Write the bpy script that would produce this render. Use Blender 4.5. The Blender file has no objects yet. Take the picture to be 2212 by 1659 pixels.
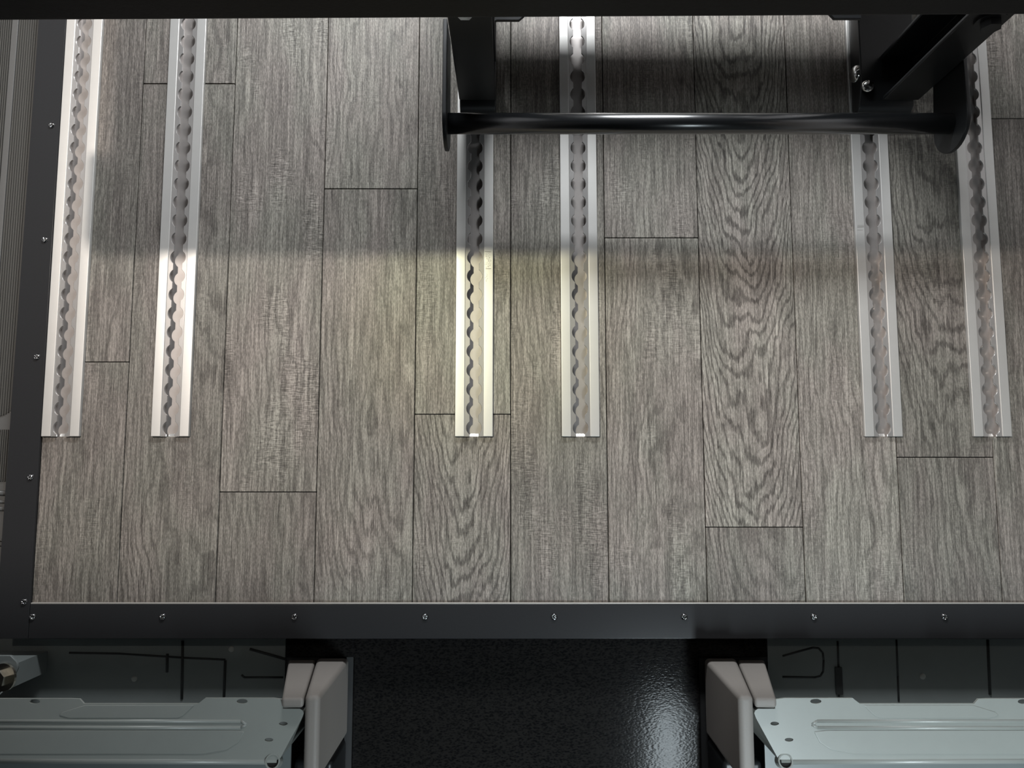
import bpy, bmesh, math, random
from mathutils import Vector, Matrix

random.seed(7)
S = bpy.context.scene
C = S.collection

# ------------------------------------------------------------------ camera
F_PX, CAM_H, TILT = 1661.0, 1.012, math.radians(5.8)
cam_d = bpy.data.cameras.new('camera')
cam_d.sensor_fit = 'HORIZONTAL'
cam_d.sensor_width = 36.0
cam_d.lens = 36.0 * F_PX / 2212.0
cam_d.clip_start = 0.01
cam = bpy.data.objects.new('camera', cam_d)
C.objects.link(cam)
cam.location = (0, 0, CAM_H)
cam.rotation_euler = (TILT, 0, 0)
S.camera = cam

# ------------------------------------------------------------------ world, lights, exposure
W = bpy.data.worlds.new('world')
S.world = W
W.use_nodes = True
W.node_tree.nodes['Background'].inputs[0].default_value = (0.75, 0.85, 1.0, 1)
W.node_tree.nodes['Background'].inputs[1].default_value = 0.05
S.view_settings.view_transform = 'Standard'
S.view_settings.look = 'None'
S.view_settings.exposure = 0.0
S.view_settings.gamma = 1.0
S.view_settings.use_curve_mapping = False


def area(name, loc, target, size, power, col, sy=None):
    d = bpy.data.lights.new(name, 'AREA')
    d.energy = power
    d.color = col
    d.size = size
    if sy:
        d.shape = 'RECTANGLE'
        d.size_y = sy
    else:
        d.shape = 'DISK'
    o = bpy.data.objects.new(name, d)
    C.objects.link(o)
    o.location = loc
    o.rotation_euler = (Vector(target) - Vector(loc)).to_track_quat('-Z', 'Y').to_euler()
    return o


# ceiling lamp on the left of the passenger room, warm
area('ceiling_lamp_light', (-0.80, 0.72, 1.93), (0.0, 0.1, 0.0), 0.07, 23.0, (1.0, 0.905, 0.82))
# lamp low behind the seat, neutral white
area('rear_lamp_light', (0.02, 1.25, 0.62), (0.05, 0.0, 0.0), 0.56, 21.0, (0.94, 0.97, 1.0), 0.13)
# spot added at the ceiling lamp for its yellow-green fringe on the middle rails
sp = bpy.data.lights.new('ceiling_fringe_light', 'SPOT')
sp.energy, sp.color, sp.spot_size, sp.spot_blend, sp.shadow_soft_size = 60.0, (0.95, 1.0, 0.45), math.radians(12), 1.0, 0.03
spo = bpy.data.objects.new('ceiling_fringe_light', sp)
C.objects.link(spo)
spo.location = (-0.80, 0.72, 1.93)
spo.rotation_euler = (Vector((-0.045, 0.19, 0.0)) - spo.location).to_track_quat('-Z', 'Y').to_euler()
# tube lamp above the cab, cool
cab_tube = area('cab_tube_light', (0.455, -1.18, 1.26), (0.455, -1.179, 0.0), 0.08, 16.5, (0.82, 0.94, 1.0), 0.95)
cab_tube.data.spread = math.radians(108)      # spread narrowed so the tube lights little beyond the cab


# ------------------------------------------------------------------ helpers
_s, _c = math.sin(TILT), math.cos(TILT)


def P(u, v, z):
    """a point of the place that lies at height z on the sight line of pixel (u, v)"""
    a, b = (u - 1106.0) / F_PX, (829.5 - v) / F_PX
    k = (z - CAM_H) / (-_c + b * _s)
    return Vector((a * k, (_s + b * _c) * k, z))


def tag(o, label=None, cat=None, group=None, kind=None):
    if label:
        o['label'] = label
    if cat:
        o['category'] = cat
    if group:
        o['group'] = group
    if kind:
        o['kind'] = kind
    return o


def obj(name, bm, mat, parent=None, smooth=False, bevel=0.0, seg=2, ang=40):
    me = bpy.data.meshes.new(name)
    bmesh.ops.recalc_face_normals(bm, faces=bm.faces[:])
    bm.to_mesh(me)
    bm.free()
    me.materials.append(mat)
    o = bpy.data.objects.new(name, me)
    C.objects.link(o)
    if smooth:
        for p in me.polygons:
            p.use_smooth = True
    if bevel > 0:
        m = o.modifiers.new('bevel', 'BEVEL')
        m.width = bevel
        m.segments = seg
        m.limit_method = 'ANGLE'
        m.angle_limit = math.radians(ang)
        if seg > 1:
            for p in me.polygons:
                p.use_smooth = True
            w = o.modifiers.new('wn', 'WEIGHTED_NORMAL')
            w.keep_sharp = False
    if parent is not None:
        o.parent = parent
    return o


def empty(name, loc=(0, 0, 0)):
    o = bpy.data.objects.new(name, None)
    C.objects.link(o)
    o.location = loc
    return o


def NB():
    return bmesh.new()


def add_box(bm, x0, x1, y0, y1, z0, z1):
    v = [bm.verts.new((x, y, z)) for z in (z0, z1) for (x, y) in ((x0, y0), (x1, y0), (x1, y1), (x0, y1))]
    for f in ((0, 3, 2, 1), (4, 5, 6, 7), (0, 1, 5, 4), (1, 2, 6, 5), (2, 3, 7, 6), (3, 0, 4, 7)):
        bm.faces.new([v[i] for i in f])
    return bm


def add_prism(bm, pts, z0, z1):
    """pts: plan outline, extruded in z"""
    a = [bm.verts.new((p[0], p[1], z0)) for p in pts]
    b = [bm.verts.new((p[0], p[1], z1)) for p in pts]
    n = len(pts)
    bm.faces.new(a[::-1])
    bm.faces.new(b)
    for i in range(n):
        j = (i + 1) % n
        bm.faces.new((a[i], a[j], b[j], b[i]))
    return bm


def add_prism_x(bm, pts, x0, x1):
    """pts: (y, z) outline, extruded in x"""
    a = [bm.verts.new((x0, p[0], p[1])) for p in pts]
    b = [bm.verts.new((x1, p[0], p[1])) for p in pts]
    n = len(pts)
    bm.faces.new(a[::-1])
    bm.faces.new(b)
    for i in range(n):
        j = (i + 1) % n
        bm.faces.new((a[i], a[j], b[j], b[i]))
    return bm


def add_tube(bm, p0, p1, r, n=20, caps=True, r1=None):
    p0, p1 = Vector(p0), Vector(p1)
    d = (p1 - p0).normalized()
    q = d.to_track_quat('Z', 'Y')
    r1 = r if r1 is None else r1
    A, B = [], []
    for i in range(n):
        t = 2 * math.pi * i / n
        e = q @ Vector((math.cos(t), math.sin(t), 0))
        A.append(bm.verts.new(p0 + e * r))
        B.append(bm.verts.new(p1 + e * r1))
    for i in range(n):
        j = (i + 1) % n
        bm.faces.new((A[i], A[j], B[j], B[i]))
    if caps:
        bm.faces.new(A[::-1])
        bm.faces.new(B)
    return bm


def add_path(bm, pts, r, n=8):
    for a, b in zip(pts[:-1], pts[1:]):
        add_tube(bm, a, b, r, n)
    return bm


def add_lathe(bm, prof, n=20, mtx=None):
    rings = []
    for (r, z) in prof:
        if r < 1e-7:
            rings.append([bm.verts.new((0, 0, z))])
        else:
            rings.append([bm.verts.new((r * math.cos(2 * math.pi * i / n), r * math.sin(2 * math.pi * i / n), z)) for i in range(n)])
    for a, b in zip(rings[:-1], rings[1:]):
        for i in range(n):
            j = (i + 1) % n
            va = [a[i % len(a)], a[j % len(a)]] if len(a) > 1 else [a[0]]
            vb = [b[j % len(b)], b[i % len(b)]] if len(b) > 1 else [b[0]]
            f = va + vb
            if len(f) >= 3:
                bm.faces.new(f)
    if mtx is not None:
        bm.transform(mtx)
    return bm


def cut_holes(o, holes):
    """cut oval holes (centre, half width) through o, vertically, for good"""
    bm = NB()
    for (c, r) in holes:
        e = [(c[0] + r * math.cos(2 * math.pi * i / 28), c[1] + 0.42 * r * math.sin(2 * math.pi * i / 28)) for i in range(28)]
        add_prism(bm, e, c[2] - 0.05, c[2] + 0.05)
    me = bpy.data.meshes.new('cutter')
    bmesh.ops.recalc_face_normals(bm, faces=bm.faces[:])
    bm.to_mesh(me)
    bm.free()
    k = bpy.data.objects.new('cutter', me)
    C.objects.link(k)
    m = o.modifiers.new('cut', 'BOOLEAN')
    m.operation = 'DIFFERENCE'
    m.solver = 'EXACT'
    m.object = k
    bpy.context.view_layer.update()
    dg = bpy.context.evaluated_depsgraph_get()
    new = bpy.data.meshes.new_from_object(o.evaluated_get(dg))
    o.modifiers.clear()
    o.data = new
    bpy.data.objects.remove(k)


# ------------------------------------------------------------------ materials
class G:
    def __init__(s, name):
        s.m = bpy.data.materials.new(name)
        s.m.use_nodes = True
        s.t = s.m.node_tree
        s.n = s.t.nodes
        s.b = s.n['Principled BSDF']

    def new(s, typ, **kw):
        x = s.n.new(typ)
        for k, v in kw.items():
            setattr(x, k, v)
        return x

    def put(s, sock, val):
        if hasattr(val, 'is_output') or hasattr(val, 'links'):
            s.t.links.new(val, sock)
        else:
            sock.default_value = val

    def math(s, op, a, b=None, c=None, clamp=False):
        x = s.new('ShaderNodeMath', operation=op)
        x.use_clamp = clamp
        s.put(x.inputs[0], a)
        if b is not None:
            s.put(x.inputs[1], b)
        if c is not None:
            s.put(x.inputs[2], c)
        return x.outputs[0]

    def vec(s, op, a, b):
        x = s.new('ShaderNodeVectorMath', operation=op)
        s.put(x.inputs[0], a)
        s.put(x.inputs[1], b)
        return x.outputs[0]

    def noise(s, v, scale=1.0, detail=2.0, rough=0.5, dist=0.0):
        x = s.new('ShaderNodeTexNoise')
        s.put(x.inputs['Vector'], v)
        x.inputs['Scale'].default_value = scale
        x.inputs['Detail'].default_value = detail
        x.inputs['Roughness'].default_value = rough
        x.inputs['Distortion'].default_value = dist
        return x.outputs['Fac']

    def mix(s, f, a, b, mode='MIX'):
        x = s.new('ShaderNodeMix', data_type='RGBA', blend_type=mode)
        s.put(x.inputs[0], f)
        s.put(x.inputs[6], a)
        s.put(x.inputs[7], b)
        return x.outputs[2]

    def smooth(s, v, lo, hi, a=0.0, b=1.0):
        x = s.new('ShaderNodeMapRange', interpolation_type='SMOOTHSTEP')
        s.put(x.inputs[0], v)
        x.inputs[1].default_value = lo
        x.inputs[2].default_value = hi
        x.inputs[3].default_value = a
        x.inputs[4].default_value = b
        return x.outputs[0]

    def bump(s, h, strength, dist):
        x = s.new('ShaderNodeBump')
        x.inputs['Strength'].default_value = strength
        x.inputs['Distance'].default_value = dist
        s.put(x.inputs['Height'], h)
        s.t.links.new(x.outputs[0], s.b.inputs['Normal'])

    def set(s, **kw):
        for k, v in kw.items():
            s.put(s.b.inputs[k.replace('_', ' ')], v)
        return s


def simple(name, col, rough, metal=0.0, spec=0.5, nscale=0, namt=0.0, bumps=0.0, bscale=0, bdist=0.0005, coat=0.0):
    g = G(name)
    g.set(Roughness=rough, Metallic=metal)
    g.b.inputs['Specular IOR Level'].default_value = spec
    g.b.inputs['Coat Weight'].default_value = coat
    g.b.inputs['Coat Roughness'].default_value = 0.24
    co = g.new('ShaderNodeTexCoord').outputs['Object']
    c = (col[0], col[1], col[2], 1)
    if namt > 0:
        nz = g.noise(co, nscale, 4.0, 0.6)
        lo = tuple(x * (1 - namt) for x in col) + (1,)
        hi = tuple(min(1, x * (1 + namt)) for x in col) + (1,)
        g.put(g.b.inputs['Base Color'], g.mix(nz, lo, hi))
    else:
        g.b.inputs['Base Color'].default_value = c
    if bumps > 0:
        g.bump(g.noise(co, bscale, 3.0), bumps, bdist)
    return g.m


def wood_material():
    """grey-brown printed oak; the object's colour steers it: r arches, g tone, b saw marks, a direction"""
    g = G('grey_oak_plank')
    co = g.new('ShaderNodeTexCoord').outputs['Object']
    oi = g.new('ShaderNodeObjectInfo')
    rnd = oi.outputs['Random']
    colr = g.new('ShaderNodeSeparateColor')
    g.put(colr.inputs[0], oi.outputs['Color'])
    arch, tone, saw_amt = colr.outputs[0], colr.outputs[1], colr.outputs[2]
    direc = g.math('SUBTRACT', g.math('MULTIPLY', oi.outputs['Alpha'], 2.0), 1.0)
    sep = g.new('ShaderNodeSeparateXYZ')
    g.put(sep.inputs[0], co)
    x, y = sep.outputs[0], sep.outputs[1]
    off = g.new('ShaderNodeCombineXYZ')
    g.put(off.inputs[0], g.math('MULTIPLY', rnd, 37.0))
    g.put(off.inputs[1], g.math('MULTIPLY', rnd, 91.0))
    g.put(off.inputs[2], g.math('MULTIPLY', rnd, 13.0))

    def sv(sx, sy):
        return g.vec('ADD', g.vec('MULTIPLY', co, (sx, sy, 1.0)), off.outputs[0])
    warp = g.math('SUBTRACT', g.noise(sv(13, 4.5), 1.0, 3.0, 0.55), 0.5)
    warp2 = g.math('SUBTRACT', g.noise(sv(5, 2.0), 1.0, 1.0, 0.5), 0.5)
    jag = g.math('SUBTRACT', g.noise(sv(330, 22), 1.0, 2.0, 0.6), 0.5)
    xc = g.math('ADD', x, g.math('MULTIPLY', warp2, 0.03))
    par = g.math('SUBTRACT', g.math('MULTIPLY', g.math('MULTIPLY', y, direc), 30.0),
                 g.math('MULTIPLY', g.math('MULTIPLY', xc, xc), 1900.0))
    straight = g.math('MULTIPLY', xc, 105.0)
    t = g.math('ADD', g.math('MULTIPLY', par, arch),
               g.math('MULTIPLY', straight, g.math('SUBTRACT', 1.0, arch)))
    t = g.math('ADD', t, g.math('MULTIPLY', warp, 8.5))
    t = g.math('ADD', t, g.math('MULTIPLY', jag, 0.85))
    ring = g.math('SINE', g.math('MULTIPLY', t, 6.2832))
    line = g.smooth(ring, 0.15, 0.95)                       # dark late-wood line
    patch = g.noise(sv(9, 3.5), 1.0, 3.0, 0.6)
    lmask = g.math('MAXIMUM', g.smooth(patch, 0.36, 0.62, 0.28, 1.0), g.math('MULTIPLY', arch, 0.95))
    line = g.math('MULTIPLY', line, lmask)
    fine = g.noise(sv(620, 15), 1.0, 5.0, 0.72)
    mid = g.noise(sv(150, 8), 1.0, 3.0, 0.6)
    spk = g.noise(sv(950, 210), 1.0, 2.0, 0.6)
    saw = g.noise(sv(120, 760), 1.0, 2.0, 0.5)
    smask = g.math('MULTIPLY', g.smooth(g.noise(sv(24, 9), 1.0, 2.0), 0.5, 0.66), saw_amt)
    sawv = g.math('MULTIPLY', g.math('SUBTRACT', saw, 0.5), smask)
    val = g.math('MULTIPLY_ADD', g.math('SUBTRACT', fine, 0.5), 1.35, 0.5)
    val = g.math('MULTIPLY_ADD', g.math('SUBTRACT', mid, 0.5), 0.6, val)
    val = g.math('MULTIPLY_ADD', g.math('SUBTRACT', spk, 0.5), 0.95, val)
    val = g.math('MULTIPLY_ADD', g.math('SUBTRACT', patch, 0.5), 0.26, val)
    val = g.math('MULTIPLY_ADD', line, g.math('MULTIPLY_ADD', arch, -0.21, -0.17), g.math('ADD', val, 0.10))
    val = g.math('MULTIPLY_ADD', sawv, 1.25, val)
    # small knots
    vor = g.new('ShaderNodeTexVoronoi')
    g.put(vor.inputs['Vector'], sv(7.0, 3.2))
    vor.inputs['Scale'].default_value = 1.0
    knot = g.smooth(vor.outputs['Distance'], 0.03, 0.13, 1.0, 0.0)
    val = g.math('MULTIPLY_ADD', knot, -0.16, val)
    ramp = g.new('ShaderNodeValToRGB')
    e = ramp.color_ramp.elements
    e[0].position, e[0].color = 0.05, (0.052, 0.047, 0.042, 1)
    e[1].position, e[1].color = 0.95, (0.395, 0.375, 0.338, 1)
    m_ = ramp.color_ramp.elements.new(0.5)
    m_.color = (0.165, 0.155, 0.139, 1)
    g.put(ramp.inputs[0], val)
    tint = g.mix(g.smooth(g.noise(sv(16, 6), 1.0, 2.0), 0.35, 0.65),
                 (1.04, 0.98, 0.97, 1), (1.0, 1.0, 0.96, 1))
    colour = g.mix(1.0, ramp.outputs[0], tint, 'MULTIPLY')
    tn = g.math('MULTIPLY_ADD', tone, 0.9, 0.55)
    cc = g.new('ShaderNodeCombineColor')
    for i in range(3):
        g.put(cc.inputs[i], tn)
    colour = g.mix(1.0, colour, cc.outputs[0], 'MULTIPLY')
    g.put(g.b.inputs['Base Color'], colour)
    g.set(Roughness=0.5)
    g.b.inputs['Specular IOR Level'].default_value = 0.35
    g.bump(val, 0.45, 0.0008)
    return g.m


def mat_leather():
    g = G('black_grained_vinyl')
    co = g.new('ShaderNodeTexCoord').outputs['Object']
    v = g.new('ShaderNodeTexVoronoi', feature='SMOOTH_F1')
    w = g.vec('ADD', g.vec('MULTIPLY', co, (1.0, 1.9, 1.0)), g.vec('MULTIPLY', g.new('ShaderNodeTexNoise').outputs['Color'], (0.0, 0.0, 0.0)))
    g.put(v.inputs['Vector'], w)
    v.inputs['Scale'].default_value = 300.0
    h = g.math('ADD', g.math('MULTIPLY', v.outputs['Distance'], 1.0), g.noise(g.vec('MULTIPLY', co, (1.0, 2.2, 1.0)), 180.0, 3.0))
    g.set(Roughness=0.12)
    g.put(g.b.inputs['Base Color'], g.mix(g.smooth(h, 0.55, 1.15), (0.0045, 0.0045, 0.005, 1), (0.013, 0.0125, 0.012, 1)))
    g.b.inputs['Specular IOR Level'].default_value = 0.032
    g.bump(h, 0.10, 0.0006)
    return g.m


M_WOOD = wood_material()
M_ALU = simple('clear_anodised_aluminium', (0.64, 0.63, 0.605), 0.42, 0.55, 0.5, 60, 0.04)
M_ALU_IN = simple('mill_aluminium', (0.49, 0.475, 0.46), 0.26, 0.6, 0.5, 90, 0.05)
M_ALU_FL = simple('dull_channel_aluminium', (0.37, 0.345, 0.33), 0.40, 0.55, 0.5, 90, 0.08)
M_TRIM = simple('satin_black_trim', (0.027, 0.0275, 0.029), 0.24, 0.0, 0.2, 400, 0.10, 0.06, 900, 0.0002)
M_EDGE = simple('lit_trim_edge', (0.42, 0.40, 0.37), 0.5, 0.3)  # paler than the trim: light on its rear edge put into the colour
M_SCREW = simple('black_oxide_screw', (0.28, 0.28, 0.285), 0.12, 1.0)
M_SUB = simple('subfloor_board', (0.012, 0.011, 0.010), 0.9)
M_BLACK = simple('black_powder_coat', (0.010, 0.011, 0.012), 0.40, 0.0, 0.5, 300, 0.15, 0.05, 700, 0.0002)
M_GLOSSB = simple('black_gloss_tube', (0.008, 0.009, 0.010), 0.25, 0.0, 1.0, 0, 0, 0, 0, 0, 1.0)
M_VINYL = simple('black_seat_vinyl', (0.005, 0.0055, 0.007), 0.55, 0.0, 0.3, 120, 0.3, 0.25, 260, 0.0006)
M_CHROME = simple('bright_zinc', (0.82, 0.82, 0.80), 0.14, 1.0)
M_GLINT = simple('glint_aluminium', (0.95, 0.94, 0.91), 0.38, 1.0)
M_ZINC = simple('yellowish_zinc', (0.62, 0.58, 0.50), 0.26, 1.0, 0.5, 150, 0.15)
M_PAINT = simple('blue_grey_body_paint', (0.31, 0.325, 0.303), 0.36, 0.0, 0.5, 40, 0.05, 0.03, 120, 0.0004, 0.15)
M_PAINT_D = simple('blue_grey_body_paint_shade', (0.17, 0.19, 0.187), 0.36, 0.0, 0.5, 12, 0.18, 0.03, 60, 0.0006)  # body paint darkened for the shaded pan and tray, shade in the colour
M_SEAM = simple('dark_seam_groove', (0.02, 0.022, 0.022), 0.6)  # dark seams, and the shade of pressed grooves put into the colour
M_COVER = simple('beige_grey_moulded_plastic', (0.27, 0.25, 0.23), 0.55, 0.0, 0.4, 500, 0.06, 0.12, 900, 0.0003)
M_MAT = mat_leather()
M_CABFLOOR = simple('dark_cab_floor', (0.02, 0.021, 0.022), 0.6)
M_RIB = simple('ribbed_step_plastic', (0.060, 0.059, 0.054), 0.42)
M_SILL = simple('smooth_step_plastic', (0.105, 0.105, 0.102), 0.4, 0.0, 0.5, 300, 0.06)
M_WALL = simple('light_grey_wall_lining', (0.45, 0.45, 0.46), 0.7, 0.0, 0.3, 8, 0.05)
M_WALLD = simple('dark_cab_lining', (0.035, 0.035, 0.037), 0.7)
M_CEIL = simple('pale_grey_headliner', (0.34, 0.34, 0.33), 0.85)
M_INK = simple('grey_ink', (0.16, 0.15, 0.13), 0.7)

# ------------------------------------------------------------------ the setting: room shell
Z_CAB = -0.03
XC = 0.019                                    # middle of the vehicle
FRONT_Y = P(1106, 1380, 0.005).y              # front edge of the raised floor
X_L, X_R = -0.90, 0.94
Y_B, Y_F, Z_T = 2.60, -1.70, 1.98

b = NB(); add_box(b, X_L, X_R, FRONT_Y + 0.004, Y_B, -0.05, -0.0125)
floor = tag(obj('floor', b, M_SUB), kind='structure')
b = NB(); add_box(b, X_L, X_R, Y_F, FRONT_Y, -0.07, Z_CAB)
tag(obj('floor_cab', b, M_CABFLOOR), kind='structure')
Y_BLOCK = 0.430                               # back edge of an unseen roof block, added to shade the cab
b = NB(); add_box(b, X_L, X_R, Y_BLOCK, Y_B, Z_T, Z_T + 0.03)
tag(obj('ceiling', b, M_CEIL), kind='structure')
b = NB(); add_box(b, X_L, X_R, Y_F, Y_BLOCK - 0.001, 1.30, Z_T + 0.03)
tag(obj('ceiling_cab_block', b, M_WALLD), kind='structure')
b = NB(); add_box(b, X_L - 0.03, X_L, -0.22, Y_B, -0.07, Z_T)
tag(obj('wall_left', b, M_WALL), kind='structure')
b = NB(); add_box(b, X_R, X_R + 0.03, -0.22, Y_B, -0.07, Z_T)
tag(obj('wall_right', b, M_WALL), kind='structure')
b = NB(); add_box(b, X_L - 0.03, X_L, Y_F, -0.22, -0.07, Z_T)
tag(obj('wall_cab_left', b, M_WALLD), kind='structure')
b = NB(); add_box(b, X_R, X_R + 0.03, Y_F, -0.22, -0.07, Z_T)
tag(obj('wall_cab_right', b, M_WALLD), kind='structure')
b = NB(); add_box(b, X_L - 0.03, X_R + 0.03, Y_B, Y_B + 0.03, -0.07, Z_T)
tag(obj('wall_rear', b, M_WALL), kind='structure')
b = NB(); add_box(b, X_L - 0.03, X_R + 0.03, Y_F - 0.03, Y_F, -0.07, Z_T)
tag(obj('wall_front', b, M_WALLD), kind='structure')

# ------------------------------------------------------------------ rails: where they lie
RAIL_W = 0.0497
rail_px = [129.5, 366.5, 1023.5, 1254.5, 1909.5, 2145.5]     # middle of each front end
RAIL_X = [P(u, 944, 0.004).x for u in rail_px]
RAIL_Y0 = P(1106, 943, 0.004).y                                # front ends
PITCH, R_HOLE, SLOT = 0.0254, 0.0101, 0.0057
N_HOLE = 44
RAIL_LEN = 0.0113 + PITCH * N_HOLE

# ------------------------------------------------------------------ floor planks (parts of the floor)
PL_W = 0.1266
TRIM_Y = P(1106, 1305, 0.005).y
FLOOR_XL = X_L + 0.24
FLOOR_XL = P(75, 1300, 0.0).x - 0.004
FLOOR_XR = 0.937
Y_BACK, Y_END = 1.15, 2.59


def rectset_minus_rails(x0, x1, y0, y1, lim=0.0006):
    """plan cells of one plank with the rail channels left out"""
    xs = {x0, x1}
    for rx in RAIL_X:
        for e in (rx - RAIL_W / 2 - 0.0002, rx + RAIL_W / 2 + 0.0002):
            if x0 < e < x1:
                xs.add(e)
    ys = {y0, y1}
    yr = RAIL_Y0 - 0.0002
    if y0 < yr < y1:
        ys.add(yr)
    xs, ys = sorted(xs), sorted(ys)
    cells = set()
    for i in range(len(xs) - 1):
        for j in range(len(ys) - 1):
            cx, cy = (xs[i] + xs[i + 1]) / 2, (ys[j] + ys[j + 1]) / 2
            inside = cy > yr and any(abs(cx - rx) < RAIL_W / 2 + 0.0002 for rx in RAIL_X)
            if not inside:
                cells.add((i, j))
    return xs, ys, cells


def plank(x0, x1, y0, y1, colour):
    gp = 0.00055
    x0, x1, y0, y1 = x0 + gp, x1 - gp, y0 + gp, y1 - gp
    xs, ys, cells = rectset_minus_rails(x0, x1, y0, y1)
    if not cells:
        return
    cx, cy = (x0 + x1) / 2, (y0 + y1) / 2
    bm = NB()
    vt, vb = {}, {}

    def V(d, i, j, z):
        if (i, j) not in d:
            d[(i, j)] = bm.verts.new((xs[i] - cx, ys[j] - cy, z))
        return d[(i, j)]
    for (i, j) in cells:
        bm.faces.new((V(vt, i, j, 0), V(vt, i + 1, j, 0), V(vt, i + 1, j + 1, 0), V(vt, i, j + 1, 0)))
        bm.faces.new((V(vb, i, j, -0.012), V(vb, i, j + 1, -0.012), V(vb, i + 1, j + 1, -0.012), V(vb, i + 1, j, -0.012)))
        for (di, dj, a, c) in ((-1, 0, (i, j + 1), (i, j)), (1, 0, (i + 1, j), (i + 1, j + 1)),
                               (0, -1, (i, j), (i + 1, j)), (0, 1, (i + 1, j + 1), (i, j + 1))):
            if (i + di, j + dj) not in cells:
                bm.faces.new((V(vt, a[0], a[1], 0), V(vb, a[0], a[1], -0.012), V(vb, c[0], c[1], -0.012), V(vt, c[0], c[1], 0)))
    o = obj('plank', bm, M_WOOD, floor, bevel=0.0006, seg=1, ang=60)
    o.location = (cx, cy, 0)
    o.color = colour
    return o


# end joints seen in each column (pixel rows), then tone / arches / saw marks per plank
X0 = P(1103, 1300, 0).x
cols = {
    -6: ([], [(0.1, 0.42, 0.6, 1)]),
    -5: ([782], [(0.10, 0.32, 0.7, 1), (0.05, 0.33, 0.5, 0)]),
    -4: ([181], [(0.35, 0.35, 0.4, 1), (0.15, 0.34, 0.6, 0)]),
    -3: ([1063], [(0.10, 0.38, 0.5, 1), (0.08, 0.52, 1.0, 0)]),
    -2: ([408], [(0.30, 0.50, 0.2, 1), (0.18, 0.58, 0.4, 0)]),
    -1: ([895], [(0.85, 0.47, 0.5, 1), (0.10, 0.46, 0.6, 0)]),
    0: ([], [(0.10, 0.36, 0.9, 1)]),
    1: ([514], [(0.32, 0.47, 0.7, 0), (0.12, 0.50, 0.6, 1)]),
    2: ([1139], [(0.55, 0.34, 0.5, 1), (0.92, 0.60, 0.15, 1)]),
    3: ([], [(0.12, 0.53, 0.4, 0)]),
    4: ([988], [(0.15, 0.24, 0.4, 1), (0.60, 0.22, 0.5, 1)]),
    7: ([430], [(0.10, 0.45, 0.5, 1), (0.20, 0.40, 0.5, 0)]),
    6: ([640], [(0.15, 0.42, 0.5, 1), (0.10, 0.50, 0.5, 0)]),
    5: ([256], [(0.12, 0.32, 0.5, 1), (0.05, 0.55, 0.9, 0)]),
}
for k, (joints, sty) in cols.items():
    x0, x1 = X0 + k * PL_W, X0 + (k + 1) * PL_W
    x0, x1 = max(x0, FLOOR_XL), min(x1, FLOOR_XR)
    if x1 - x0 < 0.005:
        continue
    ys = [TRIM_Y - 0.012] + sorted(P(1106, v, 0).y for v in joints) + [Y_BACK]
    for i in range(len(ys) - 1):
        plank(x0, x1, ys[i], ys[i + 1], sty[i])
    plank(x0, x1, Y_BACK, Y_END, sty[0])

# ------------------------------------------------------------------ seat rails
ZT = 0.0045            # flange top
ZL = 0.0034            # lip top, a little lower


def rail_body():
    hw = RAIL_W / 2
    prof = [(-hw, -0.0118), (-hw, ZT), (-0.0124, ZT), (-0.0124, ZL - 0.0026), (-0.0105, ZL - 0.0026), (-0.0105, -0.0076),
            (0.0105, -0.0076), (0.0105, ZL - 0.0026), (0.0124, ZL - 0.0026), (0.0124, ZT), (hw, ZT), (hw, -0.0118)]
    bm = NB()
    a = [bm.verts.new((x, 0, z)) for x, z in prof]
    c = [bm.verts.new((x, RAIL_LEN, z)) for x, z in prof]
    n = len(prof)
    for i in range(n):
        j = (i + 1) % n
        bm.faces.new((a[i], a[j], c[j], c[i]))
    bm.faces.new(a)
    bm.faces.new(c[::-1])
    return bm


def lip(side):
    """scalloped lip of the slot: half holes every 25.4 mm"""
    ys = []
    half = math.sqrt(R_HOLE ** 2 - SLOT ** 2)
    pts = [(0.0, SLOT)]
    for h in range(N_HOLE):
        yc = 0.0113 + h * PITCH
        for i in range(13):
            t = -1 + 2 * i / 12.0
            y = half * math.sin(t * math.pi / 2)
            pts.append((yc + y, math.sqrt(max(R_HOLE ** 2 - y * y, SLOT ** 2))))
    pts.append((RAIL_LEN, SLOT))
    bm = NB()
    rows = []
    for (y, x) in pts:
        rows.append([bm.verts.new((side * xx, y, zz)) for xx, zz in
                     ((0.01238, ZL - 0.0026), (0.01238, ZL), (x + 0.0004, ZL), (x, ZL - 0.0004), (x, ZL - 0.0026))])
    for r, q in zip(rows[:-1], rows[1:]):
        for i in range(5):
            j = (i + 1) % 5
            bm.faces.new((r[i], r[j], q[j], q[i]))
    bm.faces.new(rows[0])
    bm.faces.new(rows[-1][::-1])
    return bm


def channel():
    w, zf = 0.01045, -0.00755
    prof = [(-w, ZL - 0.0027), (-w, zf), (w, zf), (w, ZL - 0.0027), (w - 0.0004, ZL - 0.0027), (w - 0.0012, zf + 0.0006), (-w + 0.0012, zf + 0.0006), (-w + 0.0004, ZL - 0.0027)]
    bm = NB()
    a = [bm.verts.new((x, 0.0002, z)) for x, z in prof]
    c = [bm.verts.new((x, RAIL_LEN, z)) for x, z in prof]
    n = len(prof)
    for i in range(n):
        j = (i + 1) % n
        bm.faces.new((a[i], a[j], c[j], c[i]))
    return bm


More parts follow.
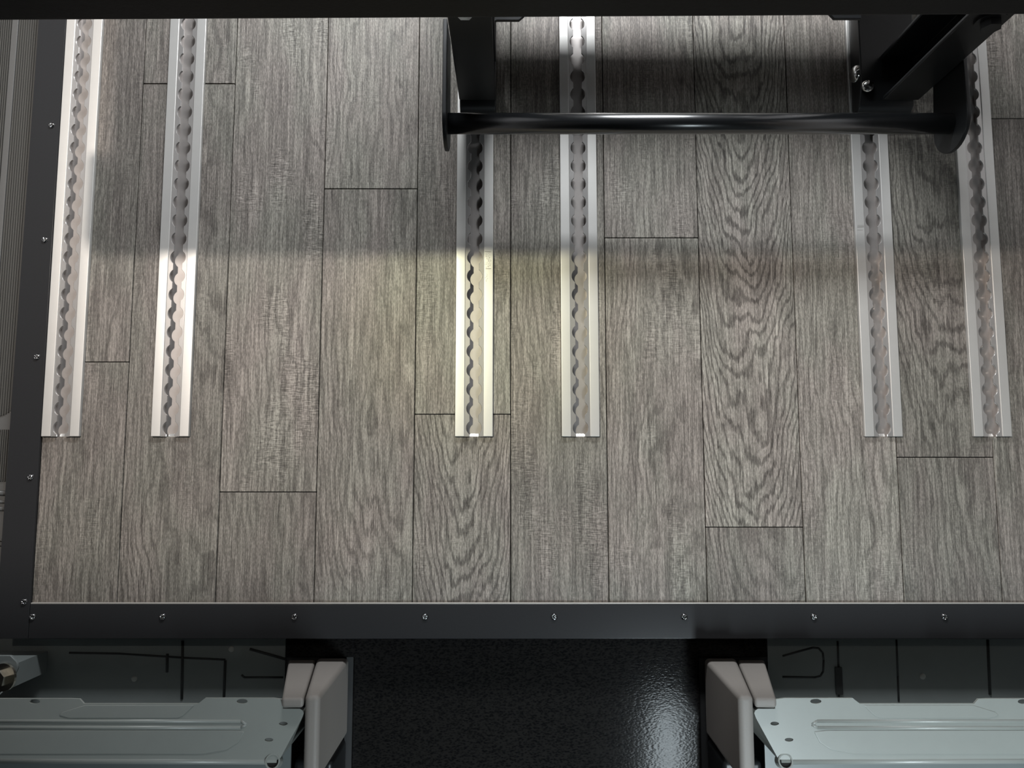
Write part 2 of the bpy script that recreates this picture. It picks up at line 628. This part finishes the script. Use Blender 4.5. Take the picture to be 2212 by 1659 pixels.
rail_labels = [
    'pale aluminium slotted floor rail right beside the grey edge trim',
    'pale aluminium slotted floor rail second from the grey edge trim',
    'pale aluminium slotted floor rail under the seat leg nearest the middle, with scribbled ink marks',
    'pale aluminium slotted floor rail running between the two black seat legs',
    'pale aluminium slotted floor rail half hidden under the seat leg with the chrome bolt',
    'rightmost pale aluminium slotted floor rail beyond the rounded end plate of the crossbar']
body_me = lip_me = None
rails = []
for i, rx in enumerate(RAIL_X):
    if i == 0:
        r = obj('floor_rail', rail_body(), M_ALU, bevel=0.0008, seg=2)
        l1 = obj('slotted_lip', lip(-1), M_ALU_IN, r)
        l2 = obj('slotted_lip', lip(1), M_ALU_IN, r)
        l3 = obj('channel', channel(), M_ALU_FL, r)
        b = NB()
        add_prism_x(b, [(0.0, -0.0069), (0.0, -0.0048), (0.0006, -0.0047), (0.0040, -0.0069)], -0.0057, 0.0057)
        l4 = obj('end_glint_wedge', b, M_GLINT, r)  # added wedge, angled and bright to make a glint at the slot end
        proto = (r, l1, l2, l3, l4)
    else:
        r = proto[0].copy(); C.objects.link(r)
        for q in proto[1:]:
            k = q.copy(); C.objects.link(k); k.parent = r
    r.location = (rx, RAIL_Y0, 0)
    tag(r, rail_labels[i], 'floor rail', 'aluminium seat rails in the floor')
    rails.append(r)


def ink(rail, strokes, name='ink_mark'):
    """flat printed strokes on a rail's flange, given as pixel segments"""
    bm = NB()
    for (u0, v0, u1, v1, w) in strokes:
        a, c = P(u0, v0, ZT), P(u1, v1, ZT)
        d = (c - a); d.z = 0
        if d.length < 1e-6:
            continue
        nrm = Vector((-d.y, d.x, 0)).normalized() * w / 2
        q = [a + nrm, a - nrm, c - nrm, c + nrm]
        add_prism(bm, [(p.x - rail.location.x, p.y - rail.location.y) for p in q], ZT + 0.00002, ZT + 0.00008)
    return obj(name, bm, M_INK, rail)


rs = random.Random(3)
st = [(1047, 543.5, 1061, 544, 0.0005), (1049, 580.5, 1061, 580.5, 0.0006)]
for i in range(38):
    v = 547 + 31 * i / 38.0
    u = 1048 + rs.random() * 12
    st.append((u, v, u + rs.uniform(-2, 2), v + rs.uniform(0.6, 2.2), 0.00035))
for i in range(9):
    v = 591 + 18 * i / 9.0
    u = 1049 + rs.random() * 5
    st.append((u, v, u + rs.uniform(-2, 2), v + rs.uniform(0.6, 2.0), 0.0004))
ink(rails[2], st)
ink(rails[4], [(1852, 487, 1866, 487, 0.0004), (1852, 490.5, 1866, 490, 0.0007), (1852, 497, 1864, 497, 0.0003)])

# ------------------------------------------------------------------ edge trims with their screws
ZTR = 0.005


def screw_bm():
    """pan head with a cross recess"""
    bm = NB()
    R, H = 0.0043, 0.0027
    rings = []
    n = 24
    for k in range(9):
        f = k / 8.0
        r = R * (1 - f)
        z0 = H * math.sqrt(max(0.0, 1 - (1 - f) ** 2.4))
        row = []
        for i in range(n):
            t = 2 * math.pi * i / n
            x, y = r * math.cos(t), r * math.sin(t)
            z = z0
            if (min(abs(x), abs(y)) < 0.00062 and r < 0.0026):
                z = H * 0.35
            row.append(bm.verts.new((x, y, z)))
        rings.append(row)
        if k == 8:
            break
    for a, c in zip(rings[:-1], rings[1:]):
        for i in range(n):
            j = (i + 1) % n
            try:
                bm.faces.new((a[i], a[j], c[j], c[i]))
            except ValueError:
                pass
    bmesh.ops.remove_doubles(bm, verts=bm.verts[:], dist=1e-6)
    return bm


SCREW = obj('screw', screw_bm(), M_SCREW, smooth=True)
screw_used = [False]


def put_screw(parent, u, v, rot):
    if not screw_used[0]:
        o = SCREW
        screw_used[0] = True
    else:
        o = SCREW.copy(); C.objects.link(o)
    p = P(u, v, ZTR)
    o.location = (p.x, p.y, ZTR - 0.0001)
    o.rotation_euler = (0, 0, rot)
    o.parent = parent
    return o


# left trim: a flat strip along the floor edge, front corner squared off
li0, li1 = P(147, 40, ZTR), P(76, 1300, ZTR)
lo0, lo1 = P(83, 45, ZTR), P(8, 1100, ZTR)
dy_i = (li1.x - li0.x) / (li1.y - li0.y)
dy_o = (lo1.x - lo0.x) / (lo1.y - lo0.y)
FY = FRONT_Y


def xi(y): return li0.x + dy_i * (y - li0.y)
def xo(y): return lo0.x + dy_o * (y - lo0.y)


# keep the strip clear of the first rail
def xi_c(y): return min(xi(y), RAIL_X[0] - RAIL_W / 2 - 0.0006)


b = NB()
add_prism(b, [(xo(FY), FY), (xi_c(FY), FY), (xi_c(1.1), 1.1), (xo(1.1), 1.1)], 0.0004, ZTR)
trim1 = tag(obj('trim_1', b, M_TRIM, bevel=0.0008, seg=2), kind='structure')
for (u, v) in ((112, 271), (97, 518), (80, 771), (66, 1031), (52, 1300)):
    put_screw(trim1, u, v, rs.random() * 3)
b = NB()
add_box(b, xi_c(FY) + 0.0005, FLOOR_XR, FY, TRIM_Y, 0.0004, ZTR)
trim2 = tag(obj('trim_2', b, M_TRIM, bevel=0.0008, seg=2), kind='structure')
b = NB(); add_box(b, xi_c(FY) + 0.0005, FLOOR_XR, FY - 0.001, FY + 0.003, Z_CAB, 0.0004)
obj('down_turn', b, M_TRIM, trim2)
b = NB(); add_box(b, xi_c(TRIM_Y) + 0.0008, FLOOR_XR, TRIM_Y, TRIM_Y + 0.0016, 0.0003, ZTR - 0.0006)
obj('lit_edge_strip', b, M_EDGE, trim2, bevel=0.0004, seg=1)
for u in (70, 351, 636, 918, 1197, 1478, 1758, 2040, 2321, 2602):
    put_screw(trim2, u, 1332.5, rs.random() * 3)

# ------------------------------------------------------------------ ribbed step plate left of the trim
ZS = -0.008
step = empty('door_step', (P(10, 600, ZS).x, 0.3, ZS))
tag(step, 'dark grey ribbed plastic door step along the far left edge', 'door step')


def local(o, bm):
    bm.transform(Matrix.Translation(-o.location))
    return bm


def sx(u0, v0, u1, v1):
    a, c = P(u0, v0, ZS), P(u1, v1, ZS)
    return lambda y: a.x + (c.x - a.x) * (y - a.y) / (c.y - a.y)


inner = lambda y: xo(y) + 0.004
stripe_r = sx(41, 45, 14, 400)
stripe_l = sx(27, 45, 0, 400)
ya, yb = P(10, 900, ZS).y, 1.1
yc, yd = P(5, 1040, ZS).y, P(5, 928, ZS).y
b = NB(); add_prism(b, [(X_L, -0.215), (inner(-0.215), -0.215), (inner(1.1), 1.1), (X_L, 1.1)], ZS - 0.02, ZS - 0.0016)
obj('step_body', local(step, b), M_SILL, step, bevel=0.001)


def ribs(f_l, f_r, y0, y1, n, rad=0.0):
    bm = NB()
    for i in range(n):
        f0, f1 = (i + 0.18) / n, (i + 0.82) / n
        e = rad * max(0.0, 1 - (i + 0.5) / n) if rad else 0.0
        yy0 = y0 + e
        A = (f_l(yy0) + (f_r(yy0) - f_l(yy0)) * f0, yy0)
        B_ = (f_l(yy0) + (f_r(yy0) - f_l(yy0)) * f1, yy0)
        D = (f_l(y1) + (f_r(y1) - f_l(y1)) * f0, y1)
        E = (f_l(y1) + (f_r(y1) - f_l(y1)) * f1, y1)
        add_prism(bm, [A, B_, E, D], ZS - 0.0018, ZS)
    return bm


def corner_ribs(f_l, f_r, y0, y1, n):
    """ribs whose front ends follow a rounded corner"""
    bm = NB()
    for i in range(n):
        f0, f1 = (i + 0.15) / n, (i + 0.85) / n
        t = (i + 0.5) / n
        yy0 = y0 + 0.022 * t ** 3
        A = (f_l(yy0) + (f_r(yy0) - f_l(yy0)) * f0, yy0)
        B_ = (f_l(yy0) + (f_r(yy0) - f_l(yy0)) * f1, yy0)
        D = (f_l(y1) + (f_r(y1) - f_l(y1)) * f0, y1)
        E = (f_l(y1) + (f_r(y1) - f_l(y1)) * f1, y1)
        add_prism(bm, [A, B_, E, D], ZS - 0.0018, ZS)
    return bm


o = obj('ribbed_insert', local(step, corner_ribs(stripe_r, lambda y: inner(y) - 0.002, ya, 1.09, 12)), M_RIB, step)
b = NB()
add_prism(b, [(stripe_r(ya), ya), (inner(ya + 0.02) - 0.001, ya + 0.02), (inner(1.09) - 0.001, 1.09), (stripe_r(1.09), 1.09)], ZS - 0.0018, ZS - 0.0011)
obj('insert_base', local(step, b), M_RIB, step)
b = NB()
add_prism(b, [(stripe_l(ya), ya), (stripe_r(ya) - 0.0005, ya), (stripe_r(1.09) - 0.0005, 1.09), (stripe_l(1.09), 1.09)], ZS - 0.0018, ZS + 0.0006)
obj('smooth_band', local(step, b), M_SILL, step, bevel=0.0006)
far_l = lambda y: stripe_l(y) - 0.09
obj('ribbed_insert', local(step, ribs(far_l, lambda y: stripe_l(y) - 0.001, ya, 1.09, 30)), M_RIB, step)
obj('ribbed_insert', local(step, ribs(lambda y: inner(y) - 0.05, lambda y: inner(y) - 0.002, yc, yd, 17)), M_RIB, step)
b = NB()
for v, r in ((1066, 0.0035), (1085, 0.002), (1100, 0.0028), (1168, 0.002), (1178, 0.002)):
    y = P(5, v, ZS).y
    add_tube(b, (inner(y) - 0.12, y + 0.004, ZS - 0.001), (inner(y) - 0.002, y, ZS - 0.001), r, 10)
obj('raised_bead', local(step, b), M_SILL, step, smooth=True)

# ------------------------------------------------------------------ the seat bench at the back
seat = empty('bench_seat', (0.22, 0.60, 0.0))
tag(seat, 'black bench seat on tubular steel legs clamped into the floor rails', 'seat')
SL = (seat.location.x, seat.location.y, 0)


def spart(name, bm, mat, parent=None, **kw):
    local(seat, bm)
    return obj(name, bm, mat, parent or seat, **kw)


Y_BEAM = P(1106, 43, 0.38).y
b = NB(); add_box(b, -0.62, 0.66, Y_BEAM, Y_BEAM + 0.10, 0.38, 0.455)
for vv in b.verts:
    vv.co.y += 0.0060 * vv.co.x
spart('front_beam', b, M_VINYL, bevel=0.006, seg=4)
b = NB(); add_box(b, -0.62, 0.66, Y_BEAM + 0.04, 0.76, 0.50, 0.58)
spart('cushion', b, M_VINYL, bevel=0.03, seg=5)
b = NB(); add_box(b, -0.62, 0.66, 0.745, 0.83, 0.585, 1.05)
spart('backrest', b, M_VINYL, bevel=0.03, seg=5)


def u_leg(x0, x1, y0, y1, z0, z1, t, open_left):
    bm = NB()
    if open_left:
        pts = [(x0, y0), (x1, y0), (x1, y1), (x0, y1), (x0, y1 - t), (x1 - t, y1 - t), (x1 - t, y0 + t), (x0, y0 + t)]
    else:
        pts = [(x1, y0), (x0, y0), (x0, y1), (x1, y1), (x1, y1 - t), (x0 + t, y1 - t), (x0 + t, y0 + t), (x1, y0 + t)]
    add_prism(bm, pts, z0, z1)
    return bm


def dome(r, h, n=20):
    bm = NB()
    prof = [(r * math.cos(a), h * math.sin(a)) for a in [math.pi / 2 * i / 7 for i in range(8)]]
    prof[-1] = (0.0, h)
    add_lathe(bm, prof, n)
    return bm


def hexbolt(r, h, wr, wh):
    bm = NB()
    add_lathe(bm, [(0, 0), (wr, 0), (wr, wh), (0, wh)], 24)
    a = [bm.verts.new((r * math.cos(math.pi / 3 * i), r * math.sin(math.pi / 3 * i), wh)) for i in range(6)]
    c = [bm.verts.new((r * math.cos(math.pi / 3 * i), r * math.sin(math.pi / 3 * i), wh + h)) for i in range(6)]
    bm.faces.new(c)
    for i in range(6):
        j = (i + 1) % 6
        bm.faces.new((a[i], a[j], c[j], c[i]))
    return bm


X3, X5 = RAIL_X[2], RAIL_X[4]
# left leg over the third rail, right leg beside the fifth
legL = spart('leg', u_leg(-0.0700, -0.0215, 0.478, 0.535, 0.034, 0.40, 0.004, False), M_BLACK, bevel=0.0015)
legR = spart('leg', u_leg(0.492, 0.540, 0.478, 0.540, 0.034, 0.40, 0.005, True), M_BLACK, bevel=0.0015)
for (rx, leg, s) in ((X3, legL, -1), (X5, legR, 1)):
    b = NB()
    x0 = rx - 0.022 if s > 0 else -0.070
    x1 = 0.5385 if s > 0 else -0.0215
    add_prism_x(b, [(0.468, 0.0046), (0.74, 0.0046), (0.74, 0.034), (0.50, 0.034), (0.475, 0.026), (0.468, 0.018)], x0, x1)
    local(seat, b)
    foot = obj('foot', b, M_BLACK, leg, bevel=0.002)
# chrome bolts of the right foot
for (u, v, z, r, h, side) in ((1851, 160, 0.020, 0.0115, 0.007, True), (1874, 186, 0.034, 0.0085, 0.006, False)):
    bm = dome(r, h)
    if side:
        bm.transform(Matrix.Rotation(-math.pi / 2, 4, 'Y'))
        x = X5 - 0.022
        y = P(u, v, z).y
        bm.transform(Matrix.Translation((x, y, z)))
    else:
        bm.transform(Matrix.Translation((P(u, v, z).x, P(u, v, z).y, z)))
    local(seat, bm)
    k = obj('bolt', bm, M_CHROME, legR, smooth=True)
    k['label'] = 'shiny chrome bolt head'
# pin inside the right channel, and the bolts near the top of both legs
bm = NB(); add_tube(bm, (0.468, 0.600, 0.075), (0.492, 0.585, 0.125), 0.0075, 16)
local(seat, bm); obj('pin', bm, M_CHROME, legR, smooth=False)
bm = hexbolt(0.009, 0.007, 0.0125, 0.002)
bm.transform(Matrix.Translation((-0.050, 0.478, 0.243)) @ Matrix.Rotation(math.pi / 2, 4, 'X'))
local(seat, bm); obj('bolt', bm, M_CHROME, legL)
bm = hexbolt(0.011, 0.008, 0.016, 0.003)
bm.transform(Matrix.Translation((0.519, 0.478, 0.222)) @ Matrix.Rotation(math.pi / 2, 4, 'X'))
local(seat, bm); obj('bolt', bm, M_BLACK, legR)

# crossbar tube with its two rounded end plates
YT, ZTU = P(1500, 267, 0.100).y, 0.100
xl, xr = -0.0785, 0.5410
b = NB(); add_tube(b, (xl, YT, ZTU), (xr, YT, ZTU), 0.0127, 40)
spart('crossbar', b, M_GLOSSB, smooth=True)
seat.children[-1].data.polygons


def end_plate(x0, x1, R, y_back):
    pts = []
    for i in range(17):
        a = math.pi / 2 + math.pi * i / 16
        pts.append((YT + R * math.cos(a) * 0.95, ZTU - 0.001 + R * math.sin(a)))
    pts += [(y_back, ZTU - 0.001 - R * 0.75), (y_back, ZTU - 0.001 + R * 0.9)]
    bm = NB()
    add_prism_x(bm, pts, x0, x1)
    return bm


spart('end_plate', end_plate(xl - 0.005, xl, 0.034, 0.535), M_BLACK, bevel=0.0008)
spart('end_plate', end_plate(xr, xr + 0.005, 0.037, 0.530), M_BLACK, bevel=0.0008)
# small chamfered tabs under the frame, beside each leg
ztab = 0.225
for px in ([(1068, 20), (1068, 51), (1073, 48), (1121, 48), (1133, 38), (1133, 20)],
           [(1776, 20), (1783, 28), (1799, 44.5), (1857, 44.5), (1857, 20)]):
    pts = [(P(u, v, ztab).x, P(u, v, ztab).y) for u, v in px]
    b = NB(); add_prism(b, pts, ztab, ztab + 0.004)
    spart('tab', b, M_BLACK, bevel=0.0006)
# rear posts carrying the seat, and an unseen cross-member added to shade the floor
for x in (-0.046, 0.516):
    b = NB(); add_box(b, x - 0.02, x + 0.02, 0.70, 0.74, 0.034, 0.456)
    spart('rear_post', b, M_BLACK, bevel=0.002)
b = NB(); add_box(b, -0.026, 0.496, 0.705, 0.735, 0.140, 0.214)
spart('rear_shade_crossmember', b, M_BLACK, bevel=0.003)
for x in (-0.046, 0.516):
    b = NB(); add_box(b, x - 0.018, x + 0.018, Y_BEAM + 0.03, 0.74, 0.456, 0.499)
    spart('seat_bearer', b, M_BLACK, bevel=0.002)

# ------------------------------------------------------------------ cab: painted floor pan, floor mat, two seat pedestals
pan = empty('floor_pan', (XC, -0.5, Z_CAB))
tag(pan, kind='structure')
MX = 0.316                                     # half width of the mat at its back
for sgn in (-1, 1):
    b = NB()
    xa, xb = XC + sgn * (MX + 0.0005), (X_L if sgn < 0 else X_R)
    add_box(b, min(xa, xb), max(xa, xb), -0.80, FRONT_Y - 0.0015, Z_CAB, Z_CAB + 0.002)
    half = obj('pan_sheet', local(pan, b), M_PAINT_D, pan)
    ZF = Z_CAB + 0.002
    if sgn < 0:
        lines = [[(487, 1426), (484, 1506)], [(150, 1410), (260, 1412), (400, 1421), (487, 1425)], [(395, 1384), (393, 1510)],
                 [(522, 1458), (528, 1463), (612, 1463)], [(362, 1412), (361, 1452)], [(540, 1402), (618, 1424)]]
    else:
        lines = [[(1690, 1417), (1755, 1399), (1768, 1400), (1777, 1410), (1779, 1425), (1778, 1450), (1772, 1460), (1760, 1463), (1690, 1462)],
                 [(1809, 1385), (1811, 1440), (1812, 1505)], [(1936, 1382), (1939, 1460), (1941, 1515)], [(2133, 1382), (2138, 1500)]]
    for ln in lines:
        b = NB()
        add_path(b, [P(u, v, ZF - 0.0004) for u, v in ln], 0.0015 if len(ln) > 2 else 0.0020, 8)
        obj('seam_groove', local(pan, b), M_SEAM, half, smooth=True)
    if sgn > 0:
        b = NB()
        p0, p1 = P(1805, 1500, ZF), P(1818, 1440, ZF)
        add_box(b, p0.x, p1.x, p0.y, p1.y, ZF - 0.0005, ZF + 0.0025)
        obj('dark_strip', local(pan, b), M_SEAM, half, bevel=0.001)  # raised dark strip along the joint line
    for (u, v) in (((290, 1466), (500, 1402)) if sgn < 0 else ((1993, 1461),)):
        b = dome(0.004, 0.0018)
        b.transform(Matrix.Translation(P(u, v, ZF - 0.0002)))
        obj('weld_stud', local(pan, b), M_PAINT, half, smooth=True)

Y_COV = -0.256
b = NB()
mw = 0.226
add_prism(b, [(XC - MX, FRONT_Y - 0.002), (XC - MX, Y_COV + 0.0015), (XC - mw, Y_COV + 0.0015), (XC - mw, -0.85),
              (XC + mw, -0.85), (XC + mw, Y_COV + 0.0015), (XC + MX, Y_COV + 0.0015), (XC + MX, FRONT_Y - 0.002)][::-1], Z_CAB, Z_CAB + 0.004)
mat_o = obj('floor_mat', b, M_MAT, bevel=0.0015)
tag(mat_o, 'black leather-grained vinyl floor mat between the two seat pedestals', 'floor mat')

ZP = 0.118


def pedestal(mirror, label):
    root = empty('seat_pedestal', (XC + (0.5 if mirror else -0.5), -0.35, Z_CAB + 0.002))
    tag(root, label, 'seat pedestal', 'seat pedestals in the cab')

    def fin(name, bm, mat, parent=None, **kw):
        if mirror:
            bm.transform(Matrix.Translation((2 * XC, 0, 0)) @ Matrix.Scale(-1, 4, (1, 0, 0)))
        local(root, bm)
        return obj(name, bm, mat, parent or root, **kw)

    def q(u, v, z=ZP):
        return P(u, v, z)

    # top plate: notched back edge, slanted inner edge
    outline = [(-170, 1509), (150, 1509), (172, 1510), (181, 1520), (428, 1520), (443, 1508), (590, 1508), (611, 1511),
               (611, 1531), (648, 1531), (654, 1535), (656, 1541), (652, 1552), (601, 1646), (-170, 1643)]
    pts = [tuple(q(u, v)[:2]) for u, v in outline]
    b = NB(); add_prism(b, pts, ZP - 0.0025, ZP)
    top = fin('top_plate', b, M_PAINT)
    hs = [((75, 1515.5), 0.0060), ((523, 1515), 0.0062), ((612, 1563), 0.0048), ((581, 1598), 0.0048)]
    cs = []
    for (uv, r) in hs:
        c = q(*uv)
        if mirror:
            c.x = 2 * XC - c.x
        cs.append(((c.x, c.y, ZP), r))
    cut_holes(top, cs)
    m = top.modifiers.new('bevel', 'BEVEL'); m.width = 0.0008; m.segments = 2; m.limit_method = 'ANGLE'; m.angle_limit = math.radians(50)
    # side flange under the slanted inner edge
    e = [q(655, 1536), q(656, 1541), q(651, 1552), q(600.5, 1646)]
    b = NB()
    add_prism(b, [(p.x, p.y) for p in e] + [(p.x - 0.002, p.y) for p in reversed(e)], Z_CAB + 0.002, ZP - 0.0026)
    fin('side_flange', b, M_PAINT, bevel=0.0006)
    # inner box that carries the plate
    a0, a1 = q(-170, 1643), q(598, 1646)
    b = NB(); add_box(b, a0.x, a1.x - 0.004, a1.y - 0.002, -0.318, Z_CAB + 0.002, ZP - 0.0026)
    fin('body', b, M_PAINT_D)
    # rolled front edge and the tray in front of it
    b = NB(); add_tube(b, (a0.x, a0.y, ZP - 0.0025), (a1.x, a1.y, ZP - 0.0025), 0.0036, 14)
    fin('rolled_edge', b, M_PAINT, smooth=True)
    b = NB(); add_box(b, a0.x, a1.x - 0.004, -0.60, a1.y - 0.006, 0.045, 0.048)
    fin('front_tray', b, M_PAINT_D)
    # tube end at the front inner corner
    c = q(590, 1646, ZP)
    n = 24
    b = NB()
    add_lathe(b, [(0.0082, -0.012), (0.0082, 0.0015), (0.0066, 0.0015), (0.0066, -0.012)], n)
    b.transform(Matrix.Translation((c.x, c.y + 0.001, ZP + 0.001)) @ Matrix.Rotation(math.radians(-18), 4, 'X'))
    tube = fin('tube_end', b, M_PAINT)
    b = NB(); add_lathe(b, [(0.0, 0.0), (0.0066, 0.0), (0.0066, -0.004), (0.0, -0.004)], n)
    b.transform(Matrix.Translation((c.x, c.y + 0.001, ZP + 0.0005)) @ Matrix.Rotation(math.radians(-18), 4, 'X'))
    fin('tube_hole_dark', b, M_SUB, tube)  # dark disc standing for the shade inside the open tube
    # pressed beads and the raised pads
    b = NB()
    y0, y1 = q(0, 1558).y, q(0, 1572).y
    xl_, xr_ = q(-170, 1565).x, q(520, 1565).x
    add_tube(b, (xl_, y0, ZP - 0.0010), (xr_, y0, ZP - 0.0010), 0.0022, 10)
    add_tube(b, (xl_, y1, ZP - 0.0010), (xr_, y1, ZP - 0.0010), 0.0022, 10)
    add_tube(b, (xr_, y0, ZP - 0.0010), (xr_ + 0.006, (y0 + y1) / 2, ZP - 0.0012), 0.0020, 10)
    add_tube(b, (xr_ + 0.006, (y0 + y1) / 2, ZP - 0.0012), (xr_, y1, ZP - 0.0010), 0.0020, 10)
    fin('pressed_bead', b, M_PAINT, smooth=True)
    pad = [(-170, 1577), (500, 1577), (528, 1580), (515, 1604), (490, 1620), (440, 1629), (-170, 1629)]
    b = NB(); add_prism(b, [tuple(q(u, v)[:2]) for u, v in pad], ZP - 0.001, ZP + 0.0007)
    fin('raised_pad', b, M_PAINT, bevel=0.0009, seg=2)
    pad2 = [(184, 1523), (420, 1523), (396, 1546), (384, 1551), (150, 1551), (128, 1545), (135, 1538)]
    b = NB(); add_prism(b, [tuple(q(u, v)[:2]) for u, v in pad2], ZP - 0.001, ZP + 0.0007)
    fin('raised_pad', b, M_PAINT, bevel=0.0006, seg=2)

    # moulded plastic corner cover: outer piece wraps round the corner, inner piece beside it
    zc0, zc1 = Z_CAB + 0.002, 0.126

    def frustum(bl, br_, tl, tr, y0, y1, y2):
        """wall leaning from (bl..br_) at the floor to (tl..tr) on top; y0 floor, y1 top, y2 far end"""
        bm = NB()
        A = [bm.verts.new(p) for p in ((bl, y0, zc0), (br_, y0, zc0), (br_, y2, zc0), (bl, y2, zc0))]
        B = [bm.verts.new(p) for p in ((tl, y1, zc1), (tr, y1, zc1), (tr, y2, zc1), (tl, y2, zc1))]
        bm.faces.new(A); bm.faces.new(B[::-1])
        for i in range(4):
            j = (i + 1) % 4
            bm.faces.new((A[i], A[j], B[j], B[i]))
        return bm
    cov = fin('corner_cover', frustum(-0.2560, -0.2135, -0.2302, -0.2140, -0.2550, -0.2585, -0.352), M_COVER, bevel=0.006, seg=5, ang=30)
    fin('corner_cover', frustum(-0.2930, -0.2575, -0.2560, -0.2318, -0.2575, -0.2610, -0.272), M_COVER, cov, bevel=0.0035, seg=4, ang=30)
    # black seat box further forward
    b = NB(); add_box(b, -0.262, -0.2145, -0.62, -0.356, zc0, 0.05)
    fin('base_box', b, M_BLACK, bevel=0.006, seg=3)

    if not mirror:
        # bracket with a big zinc hex bolt at the outer end
        zb = 0.050
        pts = [(P(u, v, zb).x, P(u, v, zb).y) for u, v in ((-80, 1416), (22, 1416), (36, 1430), (38, 1444), (26, 1468), (2, 1496), (-80, 1550))]
        b = NB(); add_prism(b, pts, zb - 0.004, zb)
        plate = fin('bracket', b, M_PAINT_D, bevel=0.0008)
        b = NB()
        e0, e1 = P(27, 1469, zb), P(-14, 1512, zb)
        add_tube(b, (e0.x, e0.y, zb), (e1.x, e1.y, zb), 0.0016, 10)
        fin('bright_edge', b, M_CHROME, plate, smooth=True)  # bright metal bead along the slanted bracket edge
        b = hexbolt(0.0105, 0.009, 0.0165, 0.003)
        p = P(11, 1462, zb)
        b.transform(Matrix.Translation((p.x, p.y, zb)) @ Matrix.Rotation(math.radians(-12), 4, 'Y') @ Matrix.Rotation(0.3, 4, 'Z'))
        k = fin('hex_bolt', b, M_ZINC, plate)
        k['label'] = 'zinc hex bolt with washer'
        b = NB()
        add_box(b, P(-80, 1430, zb).x, P(20, 1430, zb).x, P(0, 1490, zb).y, P(0, 1440, zb).y, Z_CAB + 0.002, zb - 0.0042)
        fin('bracket_foot', b, M_PAINT_D, plate)
    return root


pL = pedestal(False, 'blue-grey steel seat pedestal with a zinc hex bolt, left of the black floor mat')
pR = pedestal(True, 'brighter blue-grey steel seat pedestal to the right of the black floor mat')
